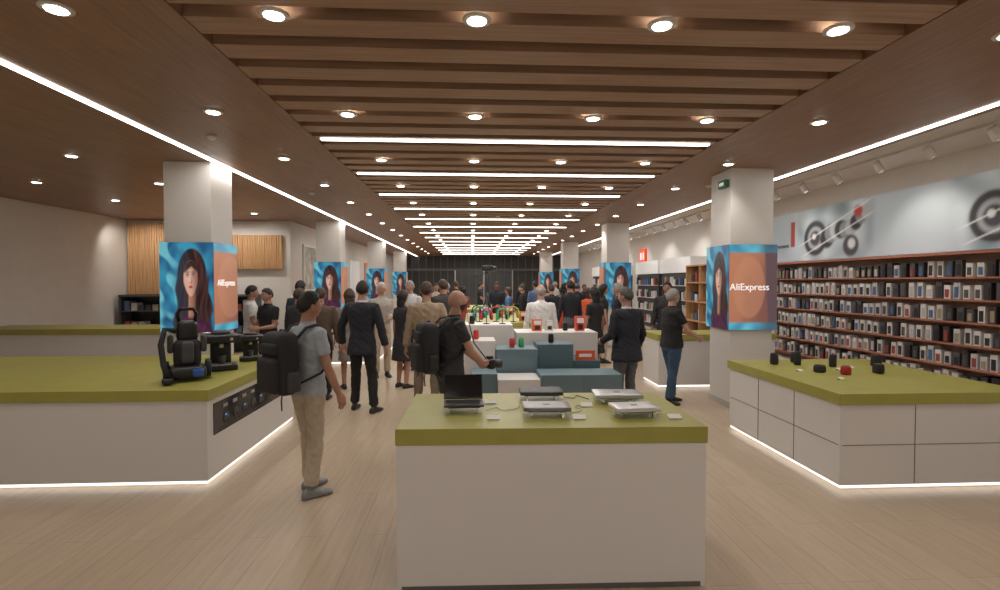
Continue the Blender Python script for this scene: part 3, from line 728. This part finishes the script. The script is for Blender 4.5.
backpack(-1.31,4.22,1.62,-40,bagm,M('strap_grey',(.05,.05,.055),.7),1.10)
person('man_in_dark_suit',-1.44,6.9,1.71,-14,NAV,BLK,'jacket',hair=HB,rh=(.31,.06,.87),lh=(-.32,.06,.89),feet=((.19,-.06,10),(-.15,.07,10)),collar=(.6,.6,.62),near=True,lelb=(-.7,-.8,0),relb=(.7,-.8,0),head=(15,0))
person('photographer',-.22,5.0,1.62,-68,(.035,.037,.042),(.05,.055,.06),'tee',hs='bald',beard=(.06,.045,.035),rh=(.10,.33,1.0),lh=(-.10,.36,.98),relb=(.9,-.5,-.4),lelb=(-.9,-.5,-.4),grip=(1,1),head=(0,-14),lean=.05,fat=1.12,near=True,skin=SK2)
backpack(-.22,5.0,1.62,-68,M('bag_charcoal',(.022,.023,.027),.7,bump=.4,scale=120),black,1.1,.03)
b=MB(); b.rbox((0,0,0),(.14,.07,.10),.02,black); b.tube([(0,.03,0),(0,.12,-.01)],[.04,.045],dgrey,16); b.rbox((0,0,.06),(.06,.06,.035),.012,black); b.tube([(-.07,0,.03),(-.12,-.12,.2),(-.06,-.2,.42)],.006,black)
cp=loc2w(-.22,5.0,1.62,-68,(0,.46,.96)); b.obj('photo_camera',0,loc=cp,rz=math.radians(-68))
person('man_in_beige_jacket',-.60,6.9,1.70,5,(.33,.25,.17),(.20,.16,.12),'jacket',hair=HBr,feet=((.12,-.05,8),(-.12,.05,8)),near=True,rh=(.27,.16,.98))
person('man_in_white_shirt',1.08,8.1,1.66,4,(.72,.71,.70),NAV,'shirt',hs='fringe',hair=HG,near=True,fat=1.05,skin=SK2)
person('man_in_dark_suit',1.93,6.4,1.63,24,NAV,GRY,'jacket',hs='short',hair=(.07,.065,.06),near=True,rh=(.27,.10,.90),lh=(-.22,.24,1.02),head=(20,0),fat=1.1,collar=(.5,.5,.55))
person('man_in_black_shirt',2.78,7.1,1.60,-78,BLK,JEAN,'tee',hair=HG,beard=HW,rh=(.20,.32,1.02),lh=(-.16,.36,1.06),relb=(.6,-.8,-.5),lelb=(-.6,-.8,-.5),feet=((.11,-.12,8),(-.11,.09,8)),head=(0,-10),near=True,fat=1.15,skin=SK2)
person('standing_man',-3.55,8.55,1.64,-70,(.66,.65,.63),BLK,'tee',rh=(.2,.3,1.1),feet=None)
person('standing_man',-3.16,8.25,1.60,150,BLK,NAV,'tee',lh=(-.15,.3,1.1))
person('standing_man',-2.95,9.1,1.72,-10,(.02,.03,.055),BEI,'shirt')
person('standing_man',-2.65,8.1,1.60,-30,(.03,.03,.035),(.45,.38,.30),'jacket',hair=HBr)
person('standing_man',-2.18,7.6,1.62,10,(.10,.07,.05),BLK,'jacket',hair=HBr)
person('standing_woman',-1.95,8.4,1.58,20,(.25,.22,.2),BLK,'dress',hs='long',woman=True,hair=HBr)
person('standing_man',-1.62,9.4,1.69,-160,(.42,.38,.33),BEI,'shirt',hair=HW,skin=SK2,lh=(-.1,.3,1.1))
person('standing_woman',-1.12,8.4,1.56,-40,(.02,.02,.024),BLK,'dress',hs='long',woman=True,hair=HB,rh=(.1,.3,1.05))
person('standing_man',-1.2,10.2,1.72,160,(.55,.55,.56),NAV,'shirt',hair=HG)
person('standing_man',-.5,9.2,1.74,30,(.05,.04,.04),BLK,'jacket',hair=HBr)
person('standing_man',3.75,9.8,1.70,150,(.03,.03,.035),BLK,'jacket',hair=HB)
person('standing_man',2.75,9.6,1.68,60,NAV,GRY,'jacket',hair=HG)
person('standing_woman',2.15,9.0,1.60,30,(.015,.015,.018),BLK,'dress',hs='long',woman=True,hair=HB)
crowd=[(497,15.2,'m',NAV),(552,12.6,'m',NAV),(563,13.6,'w',(.65,.07,.03)),(578,14.9,'m',BLK),(590,12.2,'w',(.75,.13,.05)),(604,10.8,'w',BLK),(447,13,'m',BLK),(436,15.3,'m',(.4,.35,.3)),(463,14.2,'w',(.3,.05,.04)),(480,19.2,'m',NAV),(569,18,'w',(.08,.1,.2)),(523,20,'m',BLK),(614,13.5,'m',(.04,.04,.05)),(536,14.9,'m',(.10,.16,.3)),(410,14.6,'m',(.3,.3,.32)),(509,14.4,'w',(.10,.2,.4)),(523,14.2,'m',BLK),(545,16.8,'w',(.5,.3,.25)),(600,15.5,'m',(.4,.1,.06)),(456,16.8,'m',BLK),(571,10.6,'m',NAV),(428,12,'w',(.08,.05,.05)),(556,19.5,'m',(.5,.5,.5)),(585,17.5,'m',NAV)]
for i,(u,Y,g,c) in enumerate(crowd):
    X=(u-472)/520*Y
    random.seed(i*13+5)
    person('standing_man' if g=='m' else 'standing_woman',X,Y,1.60+random.random()*.16 if g=='m' else 1.55+random.random()*.1,random.choice([0,30,-40,80,-90,160,200,20]),c,random.choice([BLK,NAV,GRY,BEI]),random.choice(['jacket','shirt','tee']) if g=='m' else random.choice(['dress','tee']),hs='short' if g=='m' else 'long',hair=random.choice([HB,HBr,HB,HG]) if g=='m' else random.choice([HB,HBr]),woman=g!='m',skin=random.choice([SK1,SK2,SK3]),far=True,rh=random.choice([None,(.15,.3,1.15)]),lh=random.choice([None,(-.12,.3,1.1)]))
# ---------------------------------------------------------------- world, camera
w=D.worlds.new('w'); S.world=w; w.use_nodes=True; w.node_tree.nodes['Background'].inputs[0].default_value=(.5,.45,.4,1); w.node_tree.nodes['Background'].inputs[1].default_value=.2
cam=D.cameras.new('camera'); co=D.objects.new('camera',cam); C.objects.link(co)
co.location=(0,0,1.7); co.rotation_euler=(math.radians(90-1.43),0,math.radians(-3.08)); cam.sensor_width=36; cam.lens=18.72; cam.clip_end=100
S.camera=co
